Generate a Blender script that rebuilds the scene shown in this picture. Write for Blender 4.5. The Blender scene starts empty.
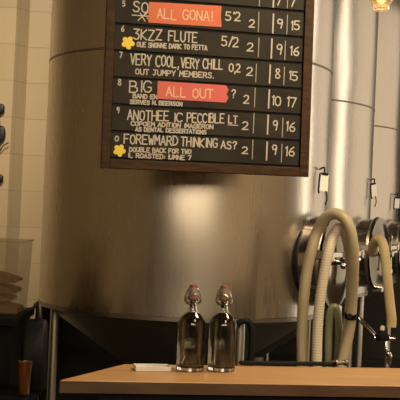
import bpy, math, random
from mathutils import Vector, Matrix

# ------------------------------------------------------------------ camera, light, exposure
scene = bpy.context.scene
COL = scene.collection
EYE = Vector((0, 0, 1.56))
F = 1000.0                                   # focal length in pixels of the 400 px frame
PITCH = math.atan(15 / F)
ROLL = math.radians(2.5)
_fwd = Vector((0, math.cos(PITCH), math.sin(PITCH)))
_up0 = Vector((0, -math.sin(PITCH), math.cos(PITCH)))
_X = Vector((1, 0, 0))
RGT = _X * math.cos(ROLL) + _up0 * math.sin(ROLL)
UPV = -_X * math.sin(ROLL) + _up0 * math.cos(ROLL)
cam_d = bpy.data.cameras.new('camera')
cam = bpy.data.objects.new('camera', cam_d)
COL.objects.link(cam)
M = Matrix((RGT, UPV, -_fwd)).transposed().to_4x4()
M.translation = EYE
cam.matrix_world = M
cam_d.sensor_width = 36
cam_d.lens = 36 * F / 400
cam_d.clip_start = 0.05
cam_d.clip_end = 60
scene.camera = cam

w = bpy.data.worlds.new('world')
scene.world = w
w.use_nodes = True
w.node_tree.nodes['Background'].inputs['Color'].default_value = (0.30, 0.20, 0.11, 1)
w.node_tree.nodes['Background'].inputs['Strength'].default_value = 0.15

scene.view_settings.view_transform = 'Standard'
scene.view_settings.look = 'None'
scene.view_settings.gamma = 1
scene.view_settings.use_curve_mapping = False
scene.view_settings.exposure = 0.0


def area(name, loc, target, size, power, color, sy=None):
    d = bpy.data.lights.new(name, 'AREA')
    d.energy = power
    d.color = color
    d.size = size
    if sy:
        d.shape = 'RECTANGLE'
        d.size_y = sy
    o = bpy.data.objects.new(name, d)
    COL.objects.link(o)
    o.location = loc
    o.rotation_euler = (Vector(target) - Vector(loc)).to_track_quat('-Z', 'Y').to_euler()
    return o


WARM = (1.0, 0.70, 0.40)
WARM2 = (1.0, 0.78, 0.52)
area('ceiling_light_counter', (1.6, 3.7, 3.9), (0.7, 4.3, 1.1), 0.9, 100, WARM2)
area('fill_right_wall', (1.6, 1.0, 4.1), (4.2, 2.6, 1.7), 1.6, 130, WARM2)  # added fill washing the right wall, so the big tank reflects it brighter
area('fill_front', (1.2, -2.9, 3.1), (0.4, 5.0, 1.6), 5.4, 165, (1.0, 0.80, 0.54), 1.3)  # added broad fill behind the camera for the tank front, no window there
area('fill_side', (4.1, 9.6, 2.3), (0.5, 9.6, 2.1), 3.4, 37, (1.0, 0.82, 0.60), 3.8)  # added light panel by the right wall, reflected in the farther tanks
area('fill_strip', (4.1, 6.95, 2.2), (0.5, 7.3, 2.0), 0.5, 27, (1.0, 0.88, 0.70), 3.8)  # invented narrow light, put in for a bright streak on the middle tank
area('fill_tiles', (-1.0, 4.4, 4.1), (-1.5, 7.5, 2.0), 0.6, 20, WARM2).data.spread = math.radians(75)  # extra light without a fitting, added to brighten the tiled bay


# ------------------------------------------------------------------ helpers
def ray(px, py):
    return (_fwd + RGT * ((px - 200) / F) + UPV * ((200 - py) / F))


def at(px, py, Y):
    d = ray(px, py)
    return EYE + d * (Y / d.y)


def atz(px, py, z):
    d = ray(px, py)
    return EYE + d * ((z - EYE.z) / d.z)


class MB:
    def __init__(s):
        s.v = []
        s.f = []

    def add(s, vs, fs):
        b = len(s.v)
        s.v += [Vector(p) for p in vs]
        s.f += [tuple(i + b for i in f) for f in fs]
        return s

    def box(s, lo, hi, m=None):
        x0, y0, z0 = lo
        x1, y1, z1 = hi
        vs = [(x0, y0, z0), (x1, y0, z0), (x1, y1, z0), (x0, y1, z0), (x0, y0, z1), (x1, y0, z1), (x1, y1, z1), (x0, y1, z1)]
        if m:
            vs = [m @ Vector(p) for p in vs]
        return s.add(vs, [(3, 2, 1, 0), (4, 5, 6, 7), (0, 1, 5, 4), (1, 2, 6, 5), (2, 3, 7, 6), (3, 0, 4, 7)])

    def prism(s, poly, z0, z1, m=None):
        n = len(poly)
        vs = [Vector((p[0], p[1], z0)) for p in poly] + [Vector((p[0], p[1], z1)) for p in poly]
        if m:
            vs = [m @ p for p in vs]
        return s.add(vs, [tuple(range(n - 1, -1, -1)), tuple(range(n, 2 * n))] +
                     [(i, (i + 1) % n, n + (i + 1) % n, n + i) for i in range(n)])

    def lathe(s, prof, n=48, m=None, cap=True):
        vs = []
        for r, z in prof:
            for k in range(n):
                a = 2 * math.pi * k / n
                p = Vector((r * math.cos(a), r * math.sin(a), z))
                vs.append(m @ p if m else p)
        fs = []
        for j in range(len(prof) - 1):
            for k in range(n):
                k2 = (k + 1) % n
                fs.append((j * n + k, j * n + k2, (j + 1) * n + k2, (j + 1) * n + k))
        if cap:
            fs.append(tuple(range(n - 1, -1, -1)))
            L = (len(prof) - 1) * n
            fs.append(tuple(range(L, L + n)))
        return s.add(vs, fs)

    def ring(s, prof, n=64, m=None):          # closed profile revolved
        vs = []
        for r, z in prof:
            for k in range(n):
                a = 2 * math.pi * k / n
                p = Vector((r * math.cos(a), r * math.sin(a), z))
                vs.append(m @ p if m else p)
        fs = []
        P = len(prof)
        for j in range(P):
            j2 = (j + 1) % P
            for k in range(n):
                k2 = (k + 1) % n
                fs.append((j * n + k, j * n + k2, j2 * n + k2, j2 * n + k))
        return s.add(vs, fs)

    def tube(s, pts, r, n=14, closed=False, m=None):
        pts = [Vector(p) for p in pts]
        if m:
            pts = [m @ p for p in pts]
        N = len(pts)
        rr = r if isinstance(r, (list, tuple)) else [r] * N
        vs, fs = [], []
        prev = None
        for i, p in enumerate(pts):
            if closed:
                t = (pts[(i + 1) % N] - pts[i - 1]).normalized()
            else:
                t = (pts[min(i + 1, N - 1)] - pts[max(i - 1, 0)]).normalized()
            if prev is None:
                a = t.orthogonal().normalized()
            else:
                a = (prev - t * prev.dot(t))
                a = a.normalized() if a.length > 1e-6 else t.orthogonal().normalized()
            prev = a
            b = t.cross(a)
            for k in range(n):
                q = 2 * math.pi * k / n
                vs.append(p + (a * math.cos(q) + b * math.sin(q)) * rr[i])
        for i in range(N if closed else N - 1):
            i2 = (i + 1) % N
            for k in range(n):
                k2 = (k + 1) % n
                fs.append((i * n + k, i * n + k2, i2 * n + k2, i2 * n + k))
        if not closed:
            fs.append(tuple(range(n - 1, -1, -1)))
            fs.append(tuple(range((N - 1) * n, N * n)))
        return s.add(vs, fs)

    def build(s, name, mat, parent=None, smooth=False, bevel=0, seg=2, angle=40):
        me = bpy.data.meshes.new(name)
        off = parent_loc(parent)
        me.from_pydata([tuple(p - off) for p in s.v], [], s.f)
        me.update()
        me.materials.append(mat)
        o = bpy.data.objects.new(name, me)
        COL.objects.link(o)
        if parent:
            o.parent = parent
        import bmesh
        bm = bmesh.new()
        bm.from_mesh(me)
        bmesh.ops.recalc_face_normals(bm, faces=bm.faces)
        if smooth:
            for f in bm.faces:
                f.smooth = True
            for e in bm.edges:
                if len(e.link_faces) == 2 and e.calc_face_angle(0) > math.radians(angle):
                    e.smooth = False
        bm.to_mesh(me)
        bm.free()
        if bevel:
            md = o.modifiers.new('bevel', 'BEVEL')
            md.width = bevel
            md.segments = seg
            md.limit_method = 'ANGLE'
        return o


def parent_loc(p):
    off = Vector((0, 0, 0))
    while p is not None:
        off += Vector(p.location)
        p = p.parent
    return off


def spline(pts, n=8):
    pts = [Vector(p) for p in pts]
    P = [pts[0] * 2 - pts[1]] + pts + [pts[-1] * 2 - pts[-2]]
    out = []
    for i in range(1, len(P) - 2):
        a, b, c, d = P[i - 1:i + 3]
        for k in range(n):
            t = k / n
            out.append(0.5 * (2 * b + (c - a) * t + (2 * a - 5 * b + 4 * c - d) * t * t + (3 * b - a - 3 * c + d) * t ** 3))
    out.append(pts[-1])
    return out


def tag(o, label, cat, group=None):
    o['label'] = label
    o['category'] = cat
    if group:
        o['group'] = group
    return o


def struct(o):
    o['kind'] = 'structure'
    return o


def thing(name, loc, label, cat, group=None):
    o = bpy.data.objects.new(name, None)
    o.empty_display_size = 0.1
    COL.objects.link(o)
    o.location = loc
    return tag(o, label, cat, group)


def copy_tree(o, parent=None):
    c = o.copy()
    COL.objects.link(c)
    c.parent = parent
    for ch in list(o.children):
        copy_tree(ch, c)
    return c


# ------------------------------------------------------------------ materials
def mat(name, color, rough=0.5, metal=0.0, **kw):
    m = bpy.data.materials.new(name)
    m.use_nodes = True
    b = m.node_tree.nodes['Principled BSDF']
    b.inputs['Base Color'].default_value = (*color, 1)
    b.inputs['Roughness'].default_value = rough
    b.inputs['Metallic'].default_value = metal
    for k, v in kw.items():
        b.inputs[k.replace('_', ' ')].default_value = v
    return m


def nodes(m):
    return m.node_tree.nodes, m.node_tree.links, m.node_tree.nodes['Principled BSDF']


def noise_color(m, c1, c2, scale=(1, 1, 1), nscale=5.0, detail=4, bump=0.0, rough=None, bump_dist=0.01, lo=0.3, hi=0.7):
    N, L, b = nodes(m)
    tc = N.new('ShaderNodeTexCoord')
    mp = N.new('ShaderNodeMapping')
    mp.inputs['Scale'].default_value = scale
    L.new(tc.outputs['Object'], mp.inputs['Vector'])
    nz = N.new('ShaderNodeTexNoise')
    nz.inputs['Scale'].default_value = nscale
    nz.inputs['Detail'].default_value = detail
    L.new(mp.outputs['Vector'], nz.inputs['Vector'])
    cr = N.new('ShaderNodeValToRGB')
    cr.color_ramp.elements[0].position = lo
    cr.color_ramp.elements[1].position = hi
    cr.color_ramp.elements[0].color = (*c1, 1)
    cr.color_ramp.elements[1].color = (*c2, 1)
    L.new(nz.outputs['Fac'], cr.inputs['Fac'])
    L.new(cr.outputs['Color'], b.inputs['Base Color'])
    if rough:
        mr = N.new('ShaderNodeMapRange')
        mr.inputs['To Min'].default_value = rough[0]
        mr.inputs['To Max'].default_value = rough[1]
        L.new(nz.outputs['Fac'], mr.inputs['Value'])
        L.new(mr.outputs['Result'], b.inputs['Roughness'])
    if bump:
        bp = N.new('ShaderNodeBump')
        bp.inputs['Strength'].default_value = bump
        bp.inputs['Distance'].default_value = bump_dist
        L.new(nz.outputs['Fac'], bp.inputs['Height'])
        L.new(bp.outputs['Normal'], b.inputs['Normal'])
    return m


def wood(name, c1, c2, axis='x', rough=0.4, nscale=6.0):
    m = mat(name, c1, rough)
    sc = {'x': (0.6, 9, 9), 'y': (9, 0.6, 9), 'z': (9, 9, 0.6)}[axis]
    return noise_color(m, c1, c2, sc, nscale, 6, 0.08, (rough - 0.05, rough + 0.12), 0.002)


def steel(name, col=(0.60, 0.55, 0.48), r0=0.265, r1=0.29, wave=0.24):
    m = mat(name, col, 0.3, 1.0)
    N, L, b = nodes(m)
    tc = N.new('ShaderNodeTexCoord')
    # fine vertical streaks left by wiping and brushing
    mp = N.new('ShaderNodeMapping')
    mp.inputs['Scale'].default_value = (10, 10, 0.5)
    L.new(tc.outputs['Object'], mp.inputs['Vector'])
    nz = N.new('ShaderNodeTexNoise')
    nz.inputs['Scale'].default_value = 2.0
    nz.inputs['Detail'].default_value = 1
    L.new(mp.outputs['Vector'], nz.inputs['Vector'])
    mr = N.new('ShaderNodeMapRange')
    mr.inputs['From Min'].default_value = 0.3
    mr.inputs['From Max'].default_value = 0.7
    mr.inputs['To Min'].default_value = r0
    mr.inputs['To Max'].default_value = r1
    L.new(nz.outputs['Fac'], mr.inputs['Value'])
    L.new(mr.outputs['Result'], b.inputs['Roughness'])
    # the rolled sheet is never quite even
    n2 = N.new('ShaderNodeTexNoise')
    n2.inputs['Scale'].default_value = 2.2
    n2.inputs['Detail'].default_value = 0.0
    L.new(tc.outputs['Object'], n2.inputs['Vector'])
    bp = N.new('ShaderNodeBump')
    bp.inputs['Strength'].default_value = wave
    bp.inputs['Distance'].default_value = 0.06
    L.new(n2.outputs['Fac'], bp.inputs['Height'])
    L.new(bp.outputs['Normal'], b.inputs['Normal'])
    return m


STEEL = steel('brushed_steel')
STEEL_P = mat('polished_steel', (0.66, 0.62, 0.56), 0.16, 1.0)
WELD = mat('weld_discoloured_steel', (0.20, 0.17, 0.14), 0.45, 1.0)
STEEL_L = mat('satin_steel', (0.70, 0.66, 0.58), 0.38, 1.0)
STEEL_M = mat('mirror_steel', (0.68, 0.65, 0.60), 0.09, 1.0)
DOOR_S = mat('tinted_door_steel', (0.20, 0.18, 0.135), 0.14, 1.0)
STEEL_D = mat('dull_steel', (0.36, 0.33, 0.29), 0.35, 1.0)
CHALK_BOARD = noise_color(mat('chalkboard', (0.03, 0.026, 0.02), 0.55), (0.014, 0.011, 0.007), (0.030, 0.024, 0.016), (2, 2, 2), 3, 5)
BLACK_W = mat('black_groove', (0.004, 0.0035, 0.003), 0.7)
FRAME_W = wood('dark_frame_wood', (0.022, 0.010, 0.003), (0.065, 0.032, 0.011), 'x', 0.5)
CHALK = mat('chalk_paint', (0.50, 0.455, 0.385), 0.9)
CHALK_S = mat('worn_chalk', (0.46, 0.42, 0.35), 0.9)
CHALK_DIM = mat('faded_chalk', (0.36, 0.33, 0.28), 0.9)
ORANGE = mat('orange_card', (0.60, 0.135, 0.05), 0.6)
CORAL = mat('coral_card', (0.60, 0.11, 0.09), 0.6)
PEACH = mat('peach_lettering', (0.70, 0.44, 0.30), 0.8)
for _m in (CHALK_BOARD, FRAME_W):
    _m.node_tree.nodes['Principled BSDF'].inputs['Specular IOR Level'].default_value = 0.18
YELLOW = mat('yellow_sticker', (0.80, 0.62, 0.06), 0.6)
COUNTER_W = wood('oiled_counter_wood', (0.40, 0.215, 0.085), (0.56, 0.33, 0.14), 'x', 0.38, 4.0)
BLACK_P = mat('black_paint', (0.004, 0.004, 0.0045), 0.6, 0, Specular_IOR_Level=0.15)
RUBBER = mat('black_rubber', (0.006, 0.006, 0.006), 0.6, 0, Specular_IOR_Level=0.2)
LEATHER = noise_color(mat('black_leather', (0.01, 0.009, 0.009), 0.45), (0.004, 0.004, 0.004), (0.007, 0.006, 0.006), (1, 1, 1), 40, 3, 0.2)
LEATHER.node_tree.nodes['Principled BSDF'].inputs['Specular IOR Level'].default_value = 0.2
HOSE_T = noise_color(mat('tan_hose', (0.5, 0.42, 0.28), 0.45), (0.38, 0.31, 0.19), (0.47, 0.39, 0.25), (1, 1, 1), 6, 3)
HOSE_Y = noise_color(mat('yellowed_hose', (0.6, 0.44, 0.22), 0.4), (0.56, 0.42, 0.21), (0.66, 0.50, 0.27), (1, 1, 1), 6, 3)
HOSE_G = mat('green_clear_hose', (0.34, 0.36, 0.22), 0.25, 0, Transmission_Weight=0.35)
CARD = mat('white_card', (0.93, 0.91, 0.86), 0.7)
STOPPER = mat('ceramic_stopper', (0.24, 0.18, 0.145), 0.35)
PORCELAIN = mat('white_porcelain', (0.80, 0.77, 0.72), 0.25)
RED_RUB = mat('red_rubber', (0.26, 0.075, 0.055), 0.5)
WIRE = mat('wire_steel', (0.42, 0.39, 0.35), 0.28, 1.0)
FLOOR_M = noise_color(mat('dark_concrete', (0.03, 0.026, 0.022), 0.5), (0.022, 0.02, 0.017), (0.045, 0.04, 0.034), (1, 1, 1), 2, 6)
CEIL_M = noise_color(mat('dark_ceiling_boards', (0.05, 0.035, 0.022), 0.7), (0.04, 0.028, 0.018), (0.07, 0.048, 0.03), (0.5, 6, 1), 3, 4)
PLASTER = noise_color(mat('dark_plaster', (0.06, 0.048, 0.035), 0.8), (0.018, 0.014, 0.010), (0.03, 0.024, 0.017), (1, 1, 1), 2, 5)
BROWN = noise_color(mat('brown_plaster', (0.36, 0.28, 0.17), 0.8), (0.34, 0.26, 0.155), (0.40, 0.31, 0.19), (1, 1, 1), 2, 4)
CREAM = noise_color(mat('cream_plaster', (0.5, 0.42, 0.31), 0.8), (0.46, 0.38, 0.28), (0.54, 0.45, 0.34), (1, 1, 1), 2, 4)
KRAFT = noise_color(mat('brown_kraft_paper', (0.30, 0.15, 0.06), 0.7), (0.15, 0.045, 0.010), (0.27, 0.10, 0.025), (1, 1, 1), 9, 4, 0.2)
LEAF = mat('black_leaf', (0.012, 0.012, 0.008), 0.5)
BIN_M = mat('clear_plastic', (0.34, 0.26, 0.15), 0.3, 0, Alpha=0.2)
GLASS = mat('clear_glass', (0.96, 0.97, 0.95), 0.02, 0, Transmission_Weight=1.0, IOR=1.46)
WATER = mat('clear_water', (0.27, 0.235, 0.18), 0.03, 0, Transmission_Weight=1.0, IOR=1.33)
BEER = mat('amber_beer', (0.36, 0.11, 0.018), 0.05, 0, Transmission_Weight=0.55, IOR=1.33)
LAMP_GLASS = mat('lamp_glass', (1.0, 0.86, 0.62), 0.08, 0, Transmission_Weight=0.85, IOR=1.3)
BRASS = mat('brass', (0.72, 0.42, 0.16), 0.25, 1.0)
BULB = mat('glowing_bulb', (1, 0.8, 0.5), 0.4)
_b = BULB.node_tree.nodes['Principled BSDF']
_b.inputs['Emission Color'].default_value = (1.0, 0.62, 0.28, 1)
_b.inputs['Emission Strength'].default_value = 0.4


def hose_ribbed():
    m = mat('ribbed_hose', (0.66, 0.58, 0.44), 0.45)
    N, L, b = nodes(m)
    tc = N.new('ShaderNodeTexCoord')
    wv = N.new('ShaderNodeTexWave')
    wv.bands_direction = 'Z'
    wv.inputs['Scale'].default_value = 22
    wv.inputs['Distortion'].default_value = 0.6
    L.new(tc.outputs['Object'], wv.inputs['Vector'])
    cr = N.new('ShaderNodeValToRGB')
    cr.color_ramp.elements[0].color = (0.58, 0.50, 0.37, 1)
    cr.color_ramp.elements[1].color = (0.70, 0.62, 0.47, 1)
    L.new(wv.outputs['Fac'], cr.inputs['Fac'])
    L.new(cr.outputs['Color'], b.inputs['Base Color'])
    bp = N.new('ShaderNodeBump')
    bp.inputs['Strength'].default_value = 0.25
    bp.inputs['Distance'].default_value = 0.003
    L.new(wv.outputs['Fac'], bp.inputs['Height'])
    L.new(bp.outputs['Normal'], b.inputs['Normal'])
    return m


HOSE_R = hose_ribbed()


def tile():
    m = mat('cream_wall_tile', (0.55, 0.45, 0.31), 0.35)
    N, L, b = nodes(m)
    geo = N.new('ShaderNodeNewGeometry')
    sp = N.new('ShaderNodeSeparateXYZ')
    L.new(geo.outputs['Position'], sp.inputs['Vector'])
    ad = N.new('ShaderNodeMath')
    L.new(sp.outputs['X'], ad.inputs[0])
    L.new(sp.outputs['Y'], ad.inputs[1])
    cb = N.new('ShaderNodeCombineXYZ')
    L.new(ad.outputs[0], cb.inputs['X'])
    zo = N.new('ShaderNodeMath')
    zo.inputs[1].default_value = TILE_Z
    L.new(sp.outputs['Z'], zo.inputs[0])
    L.new(zo.outputs[0], cb.inputs['Y'])
    br = N.new('ShaderNodeTexBrick')
    br.offset = 0.0
    br.inputs['Scale'].default_value = 1.0
    br.inputs['Brick Width'].default_value = 0.55
    br.inputs['Row Height'].default_value = 0.272
    br.inputs['Mortar Size'].default_value = 0.004
    br.inputs['Mortar Smooth'].default_value = 0.3
    br.inputs['Color1'].default_value = (0.58, 0.48, 0.33, 1)
    br.inputs['Color2'].default_value = (0.54, 0.445, 0.30, 1)
    br.inputs['Mortar'].default_value = (0.44, 0.355, 0.235, 1)
    L.new(cb.outputs[0], br.inputs['Vector'])
    L.new(br.outputs['Color'], b.inputs['Base Color'])
    bp = N.new('ShaderNodeBump')
    bp.inputs['Strength'].default_value = 0.4
    bp.inputs['Distance'].default_value = 0.004
    bp.invert = True
    L.new(br.outputs['Fac'], bp.inputs['Height'])
    L.new(bp.outputs['Normal'], b.inputs['Normal'])
    return m


TILE_Z = -0.05
TILE = tile()

# ------------------------------------------------------------------ the room
XL, XR, YF, YB, ZC = -4.0, 4.2, -3.2, 11.6, 4.3
struct(MB().box((XL - .1, YF - .1, -.1), (XR + .1, YB + .1, 0)).build('floor', FLOOR_M))
struct(MB().box((XL - .1, YF - .1, ZC), (XR + .1, YB + .1, ZC + .1)).build('ceiling', CEIL_M))
struct(MB().box((XL - .1, YB, 0), (XR + .1, YB + .1, ZC)).build('wall_back', PLASTER))
struct(MB().box((XR, YF, 0), (XR + .1, YB, ZC)).build('wall_right', CREAM))
struct(MB().box((XL - .1, YF - .1, 0), (XR + .1, YF, ZC)).build('wall_front', CREAM))
struct(MB().box((XL - .1, YF, 0), (XL, YB, ZC)).build('wall_left', BROWN))
mbw = MB().box((XL, 7.55, 0), (-1.165, 7.65, ZC))            # tiled bay beside the tanks
mbw.prism([(XL, 7.42), (at(12.5, 100, 7.42).x, 7.42), (at(25.8, 100, 7.55).x, 7.55), (XL, 7.55)], 0, ZC)   # shallow pilaster
struct(mbw.build('wall_side', TILE))


# ------------------------------------------------------------------ fermentation tanks
TR, TZ0, TZ1 = 0.872, 1.0, 3.78
T1 = Vector((-0.09, 6.2, 0))
T2 = Vector((0.50, 8.1, 0))
T3 = Vector((1.08, 9.9, 0))
AZ = math.radians(64)            # the manways are turned this far towards the right
MWZ = 1.325
TANK_G = 'stainless fermentation tanks'


def make_tank(loc, label):
    t = thing('fermentation_tank', (0, 0, 0), label, 'tank')
    prof = [(TR - .012, TZ0), (TR, TZ0 + .012), (TR, TZ1)]
    for k in range(1, 9):
        a = k / 8 * math.pi / 2
        prof.append((max(TR * math.cos(a), .06), TZ1 + .34 * math.sin(a)))
    # subdivide the straight shell
    full = [prof[0], prof[1]] + [(TR, TZ0 + .012 + (TZ1 - TZ0 - .012) * k / 10) for k in range(1, 10)] + prof[2:]
    MB().lathe(full, 128).build('shell', STEEL, t, True)
    # lower skirt ring and weld band
    MB().ring([(TR - .012, TZ0 - .012), (TR + .006, TZ0 - .012), (TR + .006, TZ0 + .010), (TR - .012, TZ0 + .010)], 96).build('skirt_ring', STEEL_D, t, True)
    MB().ring([(TR - .004, 2.441), (TR + .003, 2.445), (TR + .003, 2.455), (TR - .004, 2.459)], 96).build('weld_band', WELD, t, True)
    MB().lathe([(.07, .30), (.07, .44), (.10, .47), (TR - .03, TZ0 - .014)], 96).build('cone', STEEL_D, t, True)
    for (x, y) in ((-.735, -.30), (.34, -.76), (.835, .0), (-.30, .77)):
        lg = MB().lathe([(.026, .02), (.026, TZ0 - .01)], 20, Matrix.Translation((x, y, 0)))
        o = lg.build('leg', STEEL_L, t, True)
        MB().lathe([(.055, 0), (.055, .012), (.03, .03)], 20, Matrix.Translation((x, y, 0))).build('foot_plate', STEEL_D, o, True)
    # manway, in a frame whose Z looks outwards
    n = Vector((math.sin(AZ), -math.cos(AZ), 0))
    side = Vector((0, 0, 1)).cross(n)
    mm = Matrix((side, Vector((0, 0, 1)), n)).transposed().to_4x4()
    mm.translation = n * TR + Vector((0, 0, MWZ))
    R = .262
    nk = MB().ring([(R - .02, -.16), (R, -.16), (R, .085), (R - .02, .105)], 72, mm).build('manway_neck', STEEL_P, t, True)
    MB().ring([(R - .005, -.16), (R + .018, -.16), (R + .018, -.032), (R + .010, -.024), (R - .005, -.024)], 72, mm).build('gasket', RUBBER, nk, True)
    MB().ring([(R - .01, .086), (R + .014, .086), (R + .018, .096), (R + .014, .106), (R - .01, .106)], 72, mm).build('flange', STEEL_D, nk, True)
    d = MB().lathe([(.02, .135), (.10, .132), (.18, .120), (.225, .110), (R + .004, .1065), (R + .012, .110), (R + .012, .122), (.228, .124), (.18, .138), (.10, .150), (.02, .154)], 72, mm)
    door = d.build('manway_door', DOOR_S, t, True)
    MB().box((-.29, .030, .160), (.29, .060, .186), mm).build('yoke_arm', STEEL_P, door, bevel=.004)
    MB().lathe([(.018, .15), (.018, .20), (.026, .205), (.026, .225), (.01, .232)], 20, mm).build('spindle', STEEL_P, door, True)
    hw = MB()
    for k in range(4):
        a = .12 + k * math.pi / 2
        hw.tube([(q * math.cos(a), q * math.sin(a), .205) for q in (.01, .11, .125, .14, .150)], [.011, .011, .018, .018, .007], 10, False, mm)
    hw.build('star_handle', STEEL_P, door, True)
    for sx in (-1, 1):
        MB().box((sx * .285 - .016, .02, .05), (sx * .285 + .016, .07, .192), mm).build('clamp_lug', STEEL_P, t, bevel=.004)
    MB().box((-.03, -.295, .085), (.03, -.25, .155), mm).build('hinge_block', STEEL_P, t, bevel=.006)
    t.location = loc
    return t


tank = make_tank(T1, 'large stainless steel tank behind the hanging chalkboard menu')
tank2 = copy_tree(tank)
tank2.location = T2
tag(tank2, 'pale steel tank in middle of the row, just behind the hose-draped manway', 'tank')
tank3 = copy_tree(tank)
tank3.location = T3
tag(tank3, 'farthest warm-toned steel tank, cut off by the picture edge', 'tank')

def make_tag(T, px, py, label, tilt):
    Y = T.y
    while True:                      # first point in front of the tank wall along this sight line
        base = at(px, py, Y)
        if (base - T).to_2d().length > TR + .035:
            break
        Y -= .01
    n = Vector((base.x - T.x, base.y - T.y, 0)).normalized()
    az = math.atan2(n.x, -n.y)
    z = base.z
    t = thing('hang_tag', base, label, 'tag')
    fn = Vector((math.sin(az * .55), -math.cos(az * .55), 0))
    sd = Vector((0, 0, 1)).cross(fn)
    mm = Matrix((sd, Vector((0, 0, 1)), fn)).transposed().to_4x4() @ Matrix.Rotation(tilt, 4, 'Z')
    mm.translation = base
    MB().box((-.031, -.05, -.0015), (.031, .045, .0015), mm).build('card', CARD, t)
    MB().box((-.026, .042, -.006), (.022, .056, .006), mm).build('clip', RUBBER, t, bevel=.002)
    MB().tube([mm @ Vector(p) for p in ((-.034, .05, 0), (-.037, 0, .0), (-.036, -.055, 0), (-.03, -.065, 0))], .0055, 8).build('strap', RUBBER, t, True)
    # hook welded on the tank that carries it
    p = T + n * (TR + .004) + Vector((0, 0, z + .075))
    MB().tube(spline([p, p + n * .03 + Vector((0, 0, .012)), base + Vector((0, 0, .062)), base + Vector((0, 0, .048))], 5), .005, 8).build('hook', RUBBER, t, True)
    MB().tube(spline([base + Vector((.012, 0, -.048)), base + Vector((.02, -.004, -.09)), base + Vector((.012, 0, -.13))], 5), .004, 8).build('cord', RUBBER, t, True)
    return t


make_tag(T1, 324, 182.5, 'white card tag on steel tank, above the draped tan hoses', math.radians(-3))
make_tag(T2, 374, 190, 'small white card tag hanging on the pale middle tank', math.radians(10))
make_tag(T3, 397, 203, 'white card tag on the farthest tank, beside picture edge', math.radians(-2))

# ------------------------------------------------------------------ bar counter
CZ = 1.05
fl, fr = atz(60, 380, CZ), atz(394, 385.5, CZ)
bl, br_ = atz(124, 364, CZ), atz(394, 368, CZ)
fr = fl + (fr - fl) * 2.2
br_ = bl + (br_ - bl) * 2.9
ctr = thing('bar_counter', ((fl.x + fr.x) / 2, (fl.y + br_.y) / 2, 0), 'pale oiled wood bar counter with an angled end, carrying the two bottles', 'counter')
MB().prism([(fl.x, fl.y), (fr.x, fr.y), (br_.x, br_.y), (bl.x, bl.y)], CZ - .036, CZ).build('counter_top', COUNTER_W, ctr, bevel=.003)
EDGE_W = wood('shaded_edge_wood', (0.07, 0.032, 0.012), (0.12, 0.06, 0.023), 'x', 0.45, 4.0)  # darker wood colour stands in for shade on the front edge
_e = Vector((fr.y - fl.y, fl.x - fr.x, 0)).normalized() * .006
MB().prism([(fl.x + _e.x, fl.y + _e.y), (fr.x + _e.x, fr.y + _e.y), (fr.x, fr.y), (fl.x, fl.y)], CZ - .037, CZ - .003).build('shade_band', EDGE_W, ctr)['label'] = 'darker front edge'
ins = .05
ux = (fr - fl).normalized()
uy = Vector((-ux.y, ux.x, 0))
p0 = fl + ux * .12 + uy * .03
p1 = fr - ux * .05 + uy * .03
p2 = br_ - ux * .05 - uy * .03
p3 = bl + ux * .03 - uy * .03
MB().prism([(q.x, q.y) for q in (p0, p1, p2, p3)], 0, CZ - .036).build('counter_body', BLACK_P, ctr)

# black bar mat strip on the rear edge
m0, m1 = atz(241, 365.2, CZ), atz(332.5, 366.3, CZ)
dd = (m1 - m0).normalized()
nn = Vector((-dd.y, dd.x, 0))
mx = Matrix((dd, nn, Vector((0, 0, 1)))).transposed().to_4x4()
mx.translation = m0
L_ = (m1 - m0).length
mt = MB().box((0, 0, 0), (L_, .035, .009), mx)
for k in range(3):
    mt.box((.004, .003 + k * .011, .009), (L_ - .004, .009 + k * .011, .0115), mx)
tag(mt.build('bar_mat', RUBBER, None, bevel=.002), 'long narrow black rubber bar mat along the counter rear edge', 'mat')

# white tray
c = atz(153.2, 371.3, CZ)
tr = MB()
mx = Matrix.Rotation(math.atan2(dd.y, dd.x), 4, 'Z')
mx.translation = c
tr.box((-.056, -.001, 0), (.056, .055, .004), mx)
for lo, hi in (((-.058, -.003, 0), (.058, .003, .016)), ((-.058, .052, 0), (.058, .058, .016)), ((-.058, .003, 0), (-.052, .052, .016)), ((.052, .003, 0), (.058, .052, .016))):
    tr.box(lo, hi, mx)
tag(tr.build('serving_tray', PORCELAIN, None, bevel=.002), 'small shallow white rectangular tray on the wooden counter', 'tray')


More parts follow.
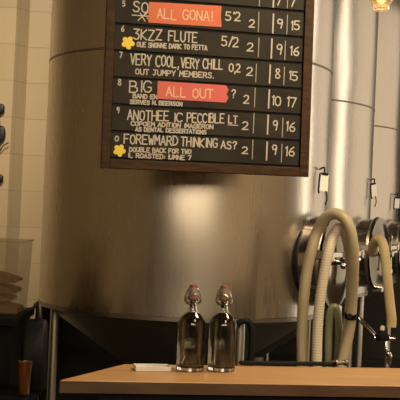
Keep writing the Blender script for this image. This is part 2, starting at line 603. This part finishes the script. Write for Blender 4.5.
# ------------------------------------------------------------------ swing-top bottles
def make_bottle(loc, label, rz):
    t = thing('swing_top_bottle', (0, 0, 0), label, 'bottle', 'swing-top bottles on the counter')
    R = .0462
    outer = [(.001, .004), (R - .008, 0), (R - .002, .002), (R, .008), (R, .150), (R - .001, .158), (R - .006, .170), (R - .014, .180),
             (R - .022, .187), (.0175, .195), (.0155, .205), (.0148, .222), (.0165, .224), (.0165, .232), (.0145, .233)]
    inner = [(.0105, .233), (.0105, .205), (.013, .195), (R - .025, .185), (R - .017, .178), (R - .009, .168), (R - .004, .157), (R - .0032, .150), (R - .0034, .021), (R - .009, .014), (.001, .012)]
    MB().lathe(outer + inner, 56, None, False).build('glass_body', GLASS, t, True, angle=60)
    liq = [(.001, .0115), (R - .0085, .0125), (R - .003, .0175), (R - .0028, .150), (R - .0036, .157), (R - .0084, .1675), (R - .0164, .1775), (R - .0244, .1845), (.0150, .190), (.001, .190)]
    MB().lathe(liq, 48).build('water', WATER, t, True, angle=60)
    # ceramic stopper with red gasket
    MB().lathe([(.004, .206), (.0095, .210), (.010, .229), (.004, .230)], 24).build('plug', RUBBER, t, True)
    MB().lathe([(.0085, .226), (.013, .234), (.0165, .238), (.0165, .247), (.0150, .262), (.0135, .272), (.008, .2785), (.002, .280)], 32).build('stopper', STOPPER, t, True)
    MB().lathe([(.0155, .2325), (.0185, .2335), (.0185, .2385), (.0155, .2395)], 32).build('gasket', RED_RUB, t, True)
    MB().lathe([(.0138, .2715), (.0142, .2715), (.0130, .2790), (.0040, .2818), (.001, .282)], 28).build('stopper_cap', RED_RUB, t, True)
    wr = MB()
    wr.tube([(.0172 * math.cos(a), .0172 * math.sin(a), .218) for a in [2 * math.pi * k / 28 for k in range(28)]], .0017, 8, True)
    for s in (-1, 1):
        wr.tube(spline([(s * .0185, 0, .216), (s * .025, -.003, .230), (s * .0245, -.004, .246), (s * .018, -.002, .262), (s * .0145, 0, .268)], 5), .0026, 8)
        wr.tube(spline([(s * .018, 0, .219), (s * .0225, -.012, .228), (s * .021, -.019, .240), (s * .010, -.0225, .250), (0, -.0235, .252)], 5), .0023, 8)
        wr.tube(spline([(s * .0245, 0, .222), (s * .0265, .002, .232), (s * .0235, .004, .243)], 5), .0024, 8)
    wr.build('wire_bail', WIRE, t, True)
    t.location = loc
    t.rotation_euler = (0, 0, rz)
    return t


b1 = make_bottle(atz(190, 370.2, CZ), 'clear swing-top glass bottle standing beside the white tray', 0.1)
b2 = copy_tree(b1)
b2.location = atz(221, 370.4, CZ)
b2.rotation_euler = (0, 0, -.25)
tag(b2, 'clear swing-top glass bottle with the other bottle between it and the tray', 'bottle', 'swing-top bottles on the counter')

# ------------------------------------------------------------------ chalkboard menu
PBL, PBR = at(100.6, 167.8, 4.75), at(308, 177, 4.96)
bu = (PBR - PBL).normalized()
bv = (Vector((0, 0, 1)) - bu * bu.z).normalized()
bn = bu.cross(bv)                      # towards the viewer
if bn.y > 0:
    bn = -bn
BM = Matrix((bu, bv, bn)).transposed().to_4x4()
BM.translation = PBL
BINV = BM.inverted()
BW = (PBR - PBL).length


def uv(px, py):
    d = ray(px, py)
    t = (PBL - EYE).dot(bn) / d.dot(bn)
    q = BINV @ (EYE + d * t)
    return q.x, q.y


lines_px = [((205, 3), (300, 12)), ((119, 22.5), (300, 39)), ((117, 49), (300, 64.5)), ((115, 76.5), (301, 90)),
            ((113, 105.2), (299, 114)), ((113, 132.3), (298, 140.5)), ((110, 160), (298, 165))]
LV = [(uv(*a)[1] + uv(*b)[1]) / 2 for a, b in lines_px]
pitch = (LV[0] - LV[6]) / 6
print('board W', BW, 'rows', [round(v, 3) for v in LV], 'pitch', pitch)
LV = [LV[6] + pitch * (6 - i) for i in range(7)]
FWL = uv(109.5, 165)[0]
FWR = BW - .047
TOPV = LV[0] + pitch * 2

board = thing('chalkboard_menu', PBL, 'black chalkboard menu in a brown wooden frame hanging before the tank', 'menu board')
BH = TOPV + .047
fb = .028     # frame stands this far out
back = MB().box((.01, .01, -.03), (BW - .01, BH - .01, -.014), BM).build('backing_board', BLACK_W, board)
fr_ = MB()
fr_.box((0, 0, -.032), (FWL, BH, .012), BM)
fr_.box((FWR, 0, -.032), (BW, BH, .012), BM)
fr_.box((FWL, 0, -.032), (FWR, LV[6] - .004, .012), BM)
fr_.box((FWL, TOPV + .004, -.032), (FWR, BH, .012), BM)
fr_.build('frame', FRAME_W, board, bevel=.003)
for s in (.15, BW - .15):
    p = BM @ Vector((s, BH - .005, -.01))
    MB().tube([p, Vector((p.x, p.y, ZC))], .004, 8).build('hanger_rod', STEEL_D, board, True)

# single-stroke hand lettering on a 4 x 6 grid
G = {
    'A': ['0,0 1.9,6 4,0', '.7,2.1 3.2,2.1'], 'B': ['0,0 0,6 2.4,6 3.3,5.2 3.2,4 2.4,3.3 0,3.2', '2.4,3.3 3.9,2.4 4,1 3,0 0,0'],
    'C': ['4,5.1 3,6 1.2,5.9 .1,4.4 0,2 1,.3 2.8,0 4,.8'], 'D': ['0,0 0,6 2.2,5.8 3.8,4.2 3.9,2 2.6,.3 0,0'],
    'E': ['3.8,6 0,6 0,0 3.9,0', '0,3.1 3,3.1'], 'F': ['3.9,6 0,6 0,0', '0,3.2 3,3.2'],
    'G': ['4,5 3,6 1.2,5.9 .1,4.3 0,1.8 1.2,.1 3,.1 4,1.2 4,2.7 2.4,2.7'], 'H': ['0,0 0,6', '4,0 4,6', '0,3.1 4,3.1'],
    'I': ['1,0 1,6'], 'J': ['.6,6 3.6,6', '2.6,6 2.6,1.2 1.6,0 .3,.8'], 'K': ['0,0 0,6', '3.8,6 0,2.8 3.9,0'], 'L': ['0,6 0,0 3.6,0'],
    'M': ['0,0 .3,6 2,2.4 3.8,6 4.1,0'], 'N': ['0,0 0,6 3.8,0 3.9,6'], 'O': ['2,6 .5,5.2 0,3 .5,.8 2,0 3.5,.8 4,3 3.5,5.2 2,6'],
    'P': ['0,0 0,6 2.8,6 3.9,5 3.6,3.4 2.4,2.8 0,2.8'], 'R': ['0,0 0,6 2.7,6 3.7,5 3.3,3.6 2.3,3 0,3', '1.8,3 4,0'],
    'S': ['3.7,5.2 2.6,6 .9,5.8 .3,4.5 1.2,3.4 3,2.8 3.8,1.6 3,.2 1.2,0 0,.9'], 'T': ['0,6 4,6', '2,6 2,0'],
    'U': ['0,6 .1,1.4 1.3,0 2.8,0 3.9,1.4 4,6'], 'V': ['0,6 2,0 4,6'], 'W': ['0,6 1,0 2.1,4 3.2,0 4.2,6'], 'X': ['0,0 4,6', '0,6 4,0'],
    'Y': ['0,6 2,3 4,6', '2,3 1.8,0'], 'Z': ['0,6 3.9,6 0,0 4,0'],
    '0': ['2,6 .5,5.2 0,3 .5,.8 2,0 3.5,.8 4,3 3.5,5.2 2,6'], '1': ['1,0 1.2,6 .2,4.9'], '2': ['.2,4.9 1.2,6 3,5.9 3.7,4.6 3.1,3 0,0 4,.1'],
    '3': ['.2,6 3.7,6 1.6,3.6 3.4,3.1 3.9,1.7 3,.2 1.3,0 0,.9'], '5': ['3.6,6 .5,6 .3,3.5 2.6,3.6 3.8,2.3 3.3,.6 1.6,0 0,.7'],
    '6': ['3.4,5.8 1.4,4.4 .2,2 1,.2 3,.1 3.8,1.6 2.8,3 .6,2.6'], '7': ['0,6 3.9,6 1.4,0'],
    '8': ['2,3.2 .4,4.4 .9,5.8 2.6,6 3.4,4.9 2,3.2 .2,1.9 .6,.2 2.8,0 3.9,1.4 2,3.2'],
    '9': ['3.4,4.3 2.4,3 .7,3.2 .2,4.8 1.3,6 3,5.7 3.5,4.3 2.6,0'],
    ',': ['.8,.6 .3,-1'], '.': ['.6,0 .7,.5'], '!': ['1,6 1,1.8', '1,.5 1,0'], '/': ['.2,-.3 3,6.2'], "'": ['1,6 .8,4.6'], ':': ['.8,1 .8,1.5', '.8,3.6 .8,4.1'],
    '?': ['.2,4.8 1.2,6 3,5.8 3.3,4.3 1.8,2.9 1.7,1.7', '1.6,.5 1.6,0'],
}
ADV = {'I': 2.0, '1': 2.2, ',': 1.6, '.': 1.6, '!': 2, "'": 1.6, ':': 1.8, ' ': 3.4, '/': 3.2}
rng = random.Random(7)


def stroke(mb, pts, th, zz, mm):
    for a, b in zip(pts[:-1], pts[1:]):
        d = Vector((b[0] - a[0], b[1] - a[1], 0))
        if d.length < 1e-6:
            continue
        d.normalize()
        n = Vector((-d.y, d.x, 0)) * th / 2
        a_, b_ = Vector((a[0], a[1], 0)) - d * th * .35, Vector((b[0], b[1], 0)) + d * th * .35
        mb.prism([(a_ + n).to_2d(), (a_ - n).to_2d(), (b_ - n).to_2d(), (b_ + n).to_2d()], zz - .0004, zz + .0008 + rng.random() * .0002, mm)


def text(mb, s, a, b, hpx, th=.0065, zz=0.0, mm=None):
    """hand-lettered string from baseline pixel a to baseline pixel b, cap height in pixels"""
    (u0, v0), (u1, v1) = uv(*a), uv(*b)
    h = hpx / 207.0
    tot = sum(ADV.get(c, 5.2) for c in s) - 1.2
    sx = (u1 - u0) / tot
    x = 0
    for c in s:
        jy = (rng.random() - .5) * .10 * h
        for pl in G.get(c, []):
            pts = []
            for q in pl.split():
                gx, gy = map(float, q.split(','))
                uu = u0 + (x + gx) * sx
                vv = v0 + (v1 - v0) * (x / tot) + jy + gy / 6 * h
                pts.append((uu, vv))
            stroke(mb, pts, th, zz, mm or BM)
        x += ADV.get(c, 5.2)
    return mb


def bar(mb, px, y0, y1, th, zz=0.0):
    stroke(mb, [uv(px, y0), uv(px - .8, y1)], th, zz, BM)


rows = [
    # title list, small list, prices, white bars, faint bars
    dict(t=[], s=[], p=[('7', (276, 5), (281, 5.4), 9), ('7', (290, 6), (295, 6.4), 9), ('2', (250, -2), (256, -1.6), 8)], w=[(274, -12, 7)], d=[(260, -13, 6), (288, -11, 8)]),
    dict(t=[("SO", (133, 11.5), (148, 12.8), 10), ("5'2", (225.5, 20), (240, 21), 8.5)], n=('5', (122.5, 6), (125, 6.2), 5), s=[],
         p=[('2', (249, 27), (254.5, 27.4), 7.5), ('9', (277, 28), (283, 28.4), 9), ('15', (291, 29.6), (299.5, 30.2), 9)], w=[(273.5, 14, 33)], d=[(259, 12, 32), (287.5, 15, 34)]),
    dict(t=[('3KZZ', (133.4, 38.8), (161.6, 40.4), 10), ('FLUTE', (168.5, 41), (197, 42), 10), ('5/2', (221.5, 46), (238, 47), 9.5)], n=('6', (121.3, 31), (124, 31.2), 5.5),
         s=[('OUE SNONNE DARK TO FETTA', (137, 46.6), (207, 50), 4.4)], p=[('2', (247, 51), (253, 51.4), 8), ('9', (276.5, 54), (282.5, 54.4), 10), ('16', (290, 55.2), (299, 55.8), 9)],
         w=[(272, 39, 58)], d=[(259, 38, 57), (285.5, 41, 60)]),
    dict(t=[('VERY COOL,', (130.5, 64.5), (178, 67.3), 10.5), ('VERY CHILL', (181, 67.6), (222.5, 69.6), 9.6), ('0,2', (229, 71.6), (240, 72.4), 8)], n=('7', (119.6, 57.5), (122, 57.7), 5.5),
         s=[('OUT JUMPY MEMBERS.', (135.5, 74), (213, 78), 5.2)], p=[('2', (246.5, 75.4), (252.5, 75.8), 8), ('8', (275.3, 78.4), (280, 78.8), 9.5), ('15', (289, 79.8), (297.5, 80.4), 8.8)],
         w=[(270.3, 65, 83)], d=[(256.5, 64, 82), (284.5, 67, 85)]),
    dict(t=[('BIG', (129.5, 91.6), (151, 92.8), 11)], n=('8', (118, 84.8), (121, 85), 5.5), s=[('BAND EN', (133, 98), (157, 99), 4.0), ('SERVES N. BEERSON', (130, 103.6), (182, 106), 3.8)],
         p=[('?', (231.5, 97.4), (236, 97.7), 8), ('2', (243.5, 103), (248.8, 103.3), 8), ('10', (272, 105.2), (280.5, 105.7), 9.5), ('17', (287, 106.4), (296, 107), 9.5)], w=[(269.3, 90, 108)], d=[(255.2, 88, 107)]),
    dict(t=[('ANOTHEE', (127.5, 119.4), (168.5, 121.2), 9.6), ('IC', (173.5, 121.6), (182, 122), 8.6), ('PECCIBLE', (187, 122), (224, 123.2), 9), ('LT', (228.5, 123), (237, 123.4), 7.6)],
         n=('9', (116.8, 112.6), (119.4, 112.8), 5.5), s=[('COPOEM ADITION IMAGERON', (131, 125.4), (213, 128.8), 4.0), ('AS DENTAL DESSERTATIONS', (135.5, 131), (206, 134), 3.8)],
         p=[('2', (242.2, 129), (248, 129.4), 7.6), ('9', (272.8, 130), (277.8, 130.3), 9.5), ('16', (286, 131), (295, 131.6), 9.5)], w=[(268.2, 115, 134)], d=[(254, 113, 133), (283, 118, 137)]),
    dict(t=[('FOREWMARD', (124, 143.4), (177.5, 145.6), 9), ('THINKING', (181, 145.8), (217, 147.8), 8.8), ('AS?', (221, 148.4), (237, 149.2), 7.4)],
         n=('0', (115, 140.8), (118.4, 141), 5), s=[('DOUBLE BACK FOR TWO', (129.5, 151.4), (191, 153.8), 4.2), ('IL ROASTED: IUMNE 7', (128, 157.4), (191, 160), 4.2)],
         p=[('2', (242, 153.4), (247.6, 153.7), 6.6), ('9', (272, 154), (277, 154.3), 9.6), ('16', (285.3, 155.6), (294.5, 156.2), 9.4)], w=[(267.2, 142, 160)], d=[(253, 140, 159), (282, 144, 162)]),
]
tops = [LV[0] + pitch] + LV
GAP = .0065
for i, r in enumerate(rows):
    v1, v0 = tops[i] - GAP, tops[i + 1] + GAP
    pan = MB().box((FWL + .002, v0, -.014), (FWR - .002, v1, -.0004), BM).build('menu_row', CHALK_BOARD, board, bevel=.001)
    def words_of(items, name, m, th):
        for t in items:
            strs, pa, pb, h = t
            tot = sum(ADV.get(c, 5.2) for c in strs) - 1.2
            x = 0
            for wd in strs.split(' '):
                wl = sum(ADV.get(c, 5.2) for c in wd) - 1.2
                f0, f1 = x / tot, (x + wl) / tot
                q0 = (pa[0] + (pb[0] - pa[0]) * f0, pa[1] + (pb[1] - pa[1]) * f0)
                q1 = (pa[0] + (pb[0] - pa[0]) * f1, pa[1] + (pb[1] - pa[1]) * f1)
                text(MB(), wd, q0, q1, h, th).build(name, m, pan)
                x += wl + 1.2 + ADV[' ']
    words_of(r['t'], 'title_lettering', CHALK, .0062)
    if 'n' in r:
        words_of([r['n']], 'row_number', CHALK, .005)
    if i == 1:                                 # chalk scribble below the first word
        a = MB()
        for q in (((132, 15), (151, 16.5)), ((138, 20.5), (146, 13)), ((140, 13), (145, 21)), ((149, 11), (145, 15)), ((150, 20), (147, 18))):
            stroke(a, [uv(*q[0]), uv(*q[1])], .005, 0, BM)
        a.build('chalk_scribble', CHALK, pan)
    if i == 5:
        stroke_mb = MB()
        stroke(stroke_mb, [uv(228, 124.8), uv(238, 125.4)], .004, 0, BM)
        stroke_mb.build('chalk_underline', CHALK, pan)
    words_of(r['s'], 'note_lettering', CHALK_S, .0055)
    words_of(r['p'], 'price_lettering', CHALK, .006)
    for q in r['w']:
        a = MB()
        bar(a, *q, .0075)
        a.build('price_divider', CHALK, pan)
    for q in r['d']:
        a = MB()
        bar(a, *q, .0042)
        a.build('price_divider', CHALK_DIM, pan)
# blank slat above
MB().box((FWL + .002, tops[0] + GAP, -.014), (FWR - .002, TOPV - .004, -.0004), BM).build('menu_row', CHALK_BOARD, board, bevel=.001)


def sign(px, words_, a, b, h, m, label):
    poly = [Vector(uv(*q)) for q in px]
    o = MB().prism([(q.x, q.y) for q in poly], .0006, .0026, BM).build('sold_out_sign', m, board)
    o['label'] = label
    tot = sum(ADV.get(c, 5.2) for c in words_) - 1.2
    x = 0
    for wd in words_.split(' '):
        wl = sum(ADV.get(c, 5.2) for c in wd) - 1.2
        q = [(a[0] + (b[0] - a[0]) * f, a[1] + (b[1] - a[1]) * f) for f in (x / tot, (x + wl) / tot)]
        text(MB(), wd, q[0], q[1], h, .0066, .0028, BM).build('sign_lettering', PEACH, o)
        x += wl + 1.2 + ADV[' ']


sign([(149, 2), (221.5, 6), (220.8, 16), (221.5, 27), (185, 25), (148.2, 22.6)], 'ALL GONA!', (157, 18.6), (211.5, 21), 9.5, ORANGE, 'orange strip over the upper beer row')
sign([(157.6, 81), (226, 85.4), (228.6, 90), (226.5, 94), (228.4, 98), (225.6, 102.6), (157.2, 98.8)], 'ALL OUT', (166, 96.2), (212.5, 98.4), 9, CORAL, 'coral strip over the lower beer row')


def sticker(px, py, r):
    u, v = uv(px, py)
    pts = []
    for k in range(48):
        a = 2 * math.pi * k / 48
        q = r / 207 * (0.60 + .42 * abs(math.cos(2.5 * a + .4)) ** .7)
        pts.append((u + q * math.cos(a), v + q * math.sin(a)))
    o = MB().prism(pts, .0006, .0022, BM).build('flower_sticker', YELLOW, board)
    o['label'] = 'yellow flower-shaped sticker'


sticker(128, 42.8, 6.6)
sticker(119.4, 150.4, 6.2)

# ------------------------------------------------------------------ hoses
def hose(name, px, r, m, label, **kw):
    pts = [at(*q) for q in px]
    return tag(MB().tube(spline(pts, 7), r, 16).build(name, m, None, True), label, 'hose')


hose('transfer_hose', [(301, 405, 5.28), (302, 365, 5.28), (302, 330, 5.28), (303.5, 300, 5.27), (307, 270, 5.26), (311.5, 250, 5.25), (317, 232, 5.25), (324.5, 219, 5.21),
                       (334, 213.8, 5.17), (343.3, 217.5, 5.14), (349.8, 228.5, 5.13), (352.8, 246, 5.15), (353.5, 266, 5.20), (352, 300, 5.29), (350, 325, 5.33), (346, 346, 5.34), (341, 368, 5.34), (336, 400, 5.32)],
     .0295, HOSE_T, 'smooth tan hose forming the outer loop over the tank manway')
hose('transfer_hose', [(315, 405, 5.20), (316.5, 365, 5.20), (317.5, 330, 5.20), (320, 300, 5.19), (325, 268, 5.18), (329, 250, 5.18), (333.5, 235.8, 5.20), (338.5, 227.3, 5.205),
                       (343.3, 230, 5.215), (346.8, 240, 5.235), (349.5, 255, 5.29), (351, 275, 5.37), (350.5, 300, 5.43), (348, 325, 5.46), (344, 350, 5.46), (339, 372, 5.45), (334, 402, 5.44)],
     .0275, HOSE_R, 'pale ribbed hose forming the inner loop over the tank manway')
hose('clear_hose', [(327, 400, 5.55), (328, 365, 5.55), (328.5, 335, 5.55), (330, 314, 5.55), (333.5, 307, 5.55), (337.5, 312, 5.55), (339, 335, 5.55), (337, 365, 5.55), (336, 400, 5.55)],
     .021, HOSE_G, 'greenish clear hose bent double beneath the draped manway')
hose('transfer_hose', [(372, 252, 7.30), (374, 244, 7.20), (378, 239, 7.12), (382.5, 243, 7.08), (385, 256, 7.06), (387.5, 280, 7.05), (390, 305, 7.05), (391.5, 318, 7.05), (391.3, 327, 7.05)],
     .035, HOSE_Y, 'yellowed hose hanging from the middle tank manway down to a valve')
hose('drain_hose', [(237, 327, 5.34), (238, 323.5, 5.34), (243, 321, 5.34), (248.5, 322, 5.34), (251.5, 328, 5.34), (251.5, 345, 5.34), (250, 372, 5.34), (249, 420, 5.34)],
     .017, RUBBER, 'black rubber drain hose curving down beside the tank leg')

oh = [o for o in COL.objects if o.name == 'transfer_hose'][0]
ca, cb = at(351.1, 313, 5.312), at(350.7, 318, 5.32)
kn = MB().tube([ca, cb], .0345, 18)
kn.tube([at(349.8, 316, 5.29), at(349.7, 316, 5.25)], .014, 12)
kn.build('hose_clamp', RUBBER, oh, True)['label'] = 'black clamp'

# valve under the yellowed hose
vc = at(386, 338.5, 7.05)
val = thing('drain_valve', (vc.x, vc.y, 0), 'steel drain valve with black body beneath the yellowed hose', 'valve')
MB().tube([at(374, 338, 7.05), at(395, 338.5, 7.05)], .017, 14).build('pipe', STEEL_P, val, True)
MB().tube([at(377, 338, 7.05), at(366.5, 326, 7.10), at(360, 319, 7.2)], .017, 14).build('inlet_pipe', STEEL_P, val, True)
MB().lathe([(.02, -.03), (.048, -.028), (.052, -.01), (.052, .012), (.03, .03), (.026, .045)], 24, Matrix.Translation(at(382, 336.5, 7.05))).build('valve_body', RUBBER, val, True)
MB().lathe([(.014, .03), (.018, .05), (.016, .07), (.006, .078)], 20, Matrix.Translation(at(382, 336.5, 7.05))).build('cap', PORCELAIN, val, True)
MB().tube(spline([at(386, 341, 7.03), at(386, 348, 7.02), at(388, 353, 7.0), at(389.5, 357, 7.0), at(388, 364, 7.0)], 6), [.014] * 12 + [.02] * 13, 14).build('spout', STEEL_P, val, True)
q = at(386, 338.5, 7.08)
MB().tube([q, Vector((q.x, q.y, 0))], .012, 12).build('stand_pipe', STEEL_D, val, True)

# diagonal brace pipe of the middle tank
# ------------------------------------------------------------------ hose fitting resting by the mat
fc = atz(341, 366, CZ)
ft = thing('hose_fitting', fc, 'small steel hose fitting with a red lever lying at the end of the black mat', 'fitting')
mx = Matrix.Translation(fc + Vector((0, .0, .011))) @ Matrix.Rotation(.5, 4, 'Z') @ Matrix.Rotation(math.pi / 2, 4, 'Y')
MB().lathe([(.008, -.028), (.011, -.028), (.011, -.02), (.007, -.018), (.007, .012), (.0105, .014), (.0105, .026), (.006, .028)], 20, mx).build('coupling', WIRE, ft, True)
mz = Matrix.Translation(fc + Vector((-.012, -.004, .014))) @ Matrix.Rotation(.2, 4, 'Z')
MB().box((-.022, -.004, 0), (.004, .004, .005), mz).build('lever', RED_RUB, ft, bevel=.001)

# ------------------------------------------------------------------ pendant lamp
lp = at(381, 8, 5.4)
pl = thing('pendant_lamp', Vector((lp.x, lp.y, lp.z)), 'lit glass pendant lamp hanging above the tanks', 'lamp')
T_ = Matrix.Translation(lp)
MB().lathe([(.040, -.012), (.046, -.008), (.048, 0), (.044, .010), (.050, .022), (.070, .05), (.088, .09), (.092, .14), (.075, .19), (.045, .22),
            (.043, .218), (.072, .187), (.089, .14), (.085, .09), (.067, .052), (.046, .024), (.040, .012), (.036, -.004)], 40, T_, False).build('glass_shade', LAMP_GLASS, pl, True, angle=60)
MB().lathe([(.004, .02), (.022, .035), (.032, .065), (.026, .10), (.014, .13)], 24, T_).build('bulb', BULB, pl, True)
MB().lathe([(.016, .125), (.02, .13), (.047, .216), (.047, .235), (.02, .26), (.006, .28)], 24, T_).build('socket', BRASS, pl, True)
MB().tube([lp + Vector((0, 0, .27)), Vector((lp.x, lp.y, ZC))], .005, 8).build('cord', RUBBER, pl, True)
pd = bpy.data.lights.new('pendant_glow', 'POINT')
pd.energy = 2
pd.color = WARM
pd.shadow_soft_size = .04
po = bpy.data.objects.new('pendant_glow', pd)
COL.objects.link(po)
po.location = lp + Vector((0, 0, -.06))

# ------------------------------------------------------------------ dark furniture at the side
cab = thing('back_counter', (-1.7, 5.3, 0), 'black back counter carrying the plastic bin', 'counter')
MB().box((-2.6, 5.02, .96), (-.90, 5.62, 1.0)).build('counter_top', BLACK_P, cab, bevel=.004)
MB().box((-2.58, 5.06, 0), (-.92, 5.60, .96)).build('body', BLACK_P, cab)
SBZ = at(23.5, 396, 4.70).z
lowc = thing('sideboard', (-1.3, 4.5, 0), 'low black sideboard standing before the black back counter', 'sideboard')
MB().box((-1.9, 4.58, SBZ - .03), (-.74, 5.0, SBZ)).build('top', BLACK_P, lowc, bevel=.004)
MB().box((-1.88, 4.60, 0), (-.76, 4.98, SBZ - .03)).build('body', BLACK_P, lowc)

# translucent bin
Yb = 5.36
tl, trp, brp = at(-34, 241, Yb), at(27.5, 241, Yb), at(22, 306, Yb)
bz = 1.0
cx_top = (tl.x + trp.x) / 2
wt, wb = (trp.x - tl.x) / 2, (brp.x - cx_top)
ht = trp.z - bz
bin_ = thing('storage_bin', (cx_top, Yb, bz), 'clear plastic bin holding brown paper packets beside the tiles', 'bin')


def rrect(w_, d_, z):
    return [(cx_top - w_, Yb - d_, z), (cx_top + w_, Yb - d_, z), (cx_top + w_, Yb + d_, z), (cx_top - w_, Yb + d_, z)]


lv = [(wb, .15, bz + .001), (wt, .18, bz + ht), (wt + .012, .192, bz + ht), (wt + .012, .192, bz + ht - .012), (wt + .004, .184, bz + ht - .012),
      (wb + .004, .154, bz + .0005)]
vs = sum([rrect(*q) for q in lv[:2]], [])
fs = [(0, 1, 2, 3)] + [(k, (k + 1) % 4, 4 + (k + 1) % 4, 4 + k) for k in range(4)]
ob = MB().add(vs, fs).build('bin_body', BIN_M, bin_)
md = ob.modifiers.new('thick', 'SOLIDIFY')
md.thickness = .003
rim = MB()
rp = rrect(wt + .004, .184, bz + ht)
rim.tube(rp, .006, 8, True)
rim.build('rim', BIN_M, bin_, True)
ys = [(302, 9), (292, 9), (282, 8), (271, 13)]
lab = ['lowest brown paper packet of the pile inside the plastic bin', 'second lowest brown paper packet inside the plastic bin',
       'second highest brown paper packet inside the plastic bin', 'topmost brown paper packet of the pile inside the plastic bin']
zc = bz + .006
for k, (y, hh) in enumerate(ys):
    h = [.050, .046, .046, .062][k]
    xr = at([19, 13, 17, 18][k], y, Yb - .05).x
    mbp = MB()
    N_ = 18
    x0, x1 = cx_top - wb + .02, xr
    up, dn = [], []
    for j in range(N_ + 1):
        s = j / N_
        sag = .010 * math.sin(s * 5 + k * 1.7)
        th = h * (1 - .55 * s ** 3)
        up.append((x0 + (x1 - x0) * s, zc + min(h, th + max(0, sag) * .3) - .002))
        dn.append((x0 + (x1 - x0) * s, zc + (h - th) * .35 * (k % 2)))
    poly = dn + up[::-1]
    mm = Matrix(((1, 0, 0), (0, 0, -1), (0, 1, 0))).to_4x4()
    mbp.prism(poly, -(Yb + .10), -(Yb - .125 + .008 * k), mm)
    tag(mbp.build('paper_packet', KRAFT, None, bevel=.004), lab[k], 'packet', 'paper packets in the bin')
    zc += h + .001

# black bag with strap
bg0 = at(22, 330, 4.8)
bg1 = at(46, 330, 4.8)
bag = thing('shoulder_bag', ((bg0.x + bg1.x) / 2, 4.86, SBZ), 'black leather shoulder bag standing on the low black sideboard', 'bag')
bcx = (bg0.x + bg1.x) / 2
bm_ = MB()
lev = []
for z_, hw_, hd_ in ((.001, .052, .055), (.02, .060, .064), (.16, .061, .066), (.27, .057, .052), (.325, .054, .030), (.345, .050, .014)):
    lev.append([(bcx + sx * hw_, 4.86 + sy * hd_, SBZ + z_) for sx, sy in ((-.8, -1), (.8, -1), (1, -.7), (1, .7), (.8, 1), (-.8, 1), (-1, .7), (-1, -.7))])
fs_ = [tuple(range(7, -1, -1))]
for q in range(len(lev) - 1):
    fs_ += [(q * 8 + k, q * 8 + (k + 1) % 8, q * 8 + 8 + (k + 1) % 8, q * 8 + 8 + k) for k in range(8)]
fs_.append(tuple(range(len(lev) * 8 - 8, len(lev) * 8)))
bm_.add(sum(lev, []), fs_).build('body', LEATHER, bag, True, angle=50, bevel=.006)
st = [at(20.5, 322, 4.84), at(24, 315, 4.82), at(29, 310, 4.82), at(34, 307.5, 4.83), at(36.5, 304, 4.84), at(37.5, 310, 4.86), at(38, 330, 4.86)]
MB().tube(spline(st, 6), .0085, 10).build('strap', LEATHER, bag, True)
MB().tube(spline([at(35, 334, 4.86), at(37.5, 318, 4.85), at(37.5, 301.5, 4.84)], 5), [.016, .015, .015, .014, .013, .012, .011, .010, .009, .008, .006], 10).build('handle', LEATHER, bag, True)

# pint glass
gp = at(23.5, 398, 4.70)
gz = SBZ
gp.z = gz
g = thing('pint_glass', gp, 'pint glass of amber beer in shadow on the sideboard', 'glass')
T_ = Matrix.Translation(gp)
MB().lathe([(.001, .001), (.024, .001), (.0255, .004), (.036, .165), (.0345, .165), (.0238, .012), (.001, .010)], 36, T_, False).build('glass_body', GLASS, g, True)
MB().lathe([(.001, .0104), (.0234, .0124), (.0338, .160), (.001, .160)], 36, T_).build('beer', BEER, g, True)

# dark leafy strand on the pilaster
gl = thing('leaf_garland', at(-2, 100, 7.375), 'black leafy strand hanging against the pale tiled pilaster', 'garland')
MB().tube(spline([at(-3, 60, 7.40), at(-2, 100, 7.385), at(0, 135, 7.385), at(-1.5, 160, 7.385), at(-1, 195, 7.385)], 6), .005, 8).build('stem', LEAF, gl, True)
MB().tube(spline([at(0, 151, 7.385), at(3, 146, 7.375), at(8.5, 142.5, 7.375)], 5), .004, 8).build('twig', LEAF, gl, True)
for (x, y, rx, rz_, t_) in ((0, 109, 4.6, 5.6, .4), (.5, 134, 5.0, 8.6, .1), (0, 178.5, 3.4, 4.4, .2), (-5, 85, 4, 6, .4), (-6, 160, 4, 6, -.3)):
    c = at(x, y, 7.385)
    lm = MB()
    s = 7.38 / F
    mm = Matrix.Translation(c) @ Matrix.Rotation(t_, 4, 'Y') @ Matrix.Diagonal((rx * s, .012, rz_ * s, 1))
    pr = [(max(.001, math.sin(math.pi * k / 10)), -math.cos(math.pi * k / 10)) for k in range(11)]
    lm.lathe(pr, 20, mm)
    lm.build('leaf', LEAF, gl, True)
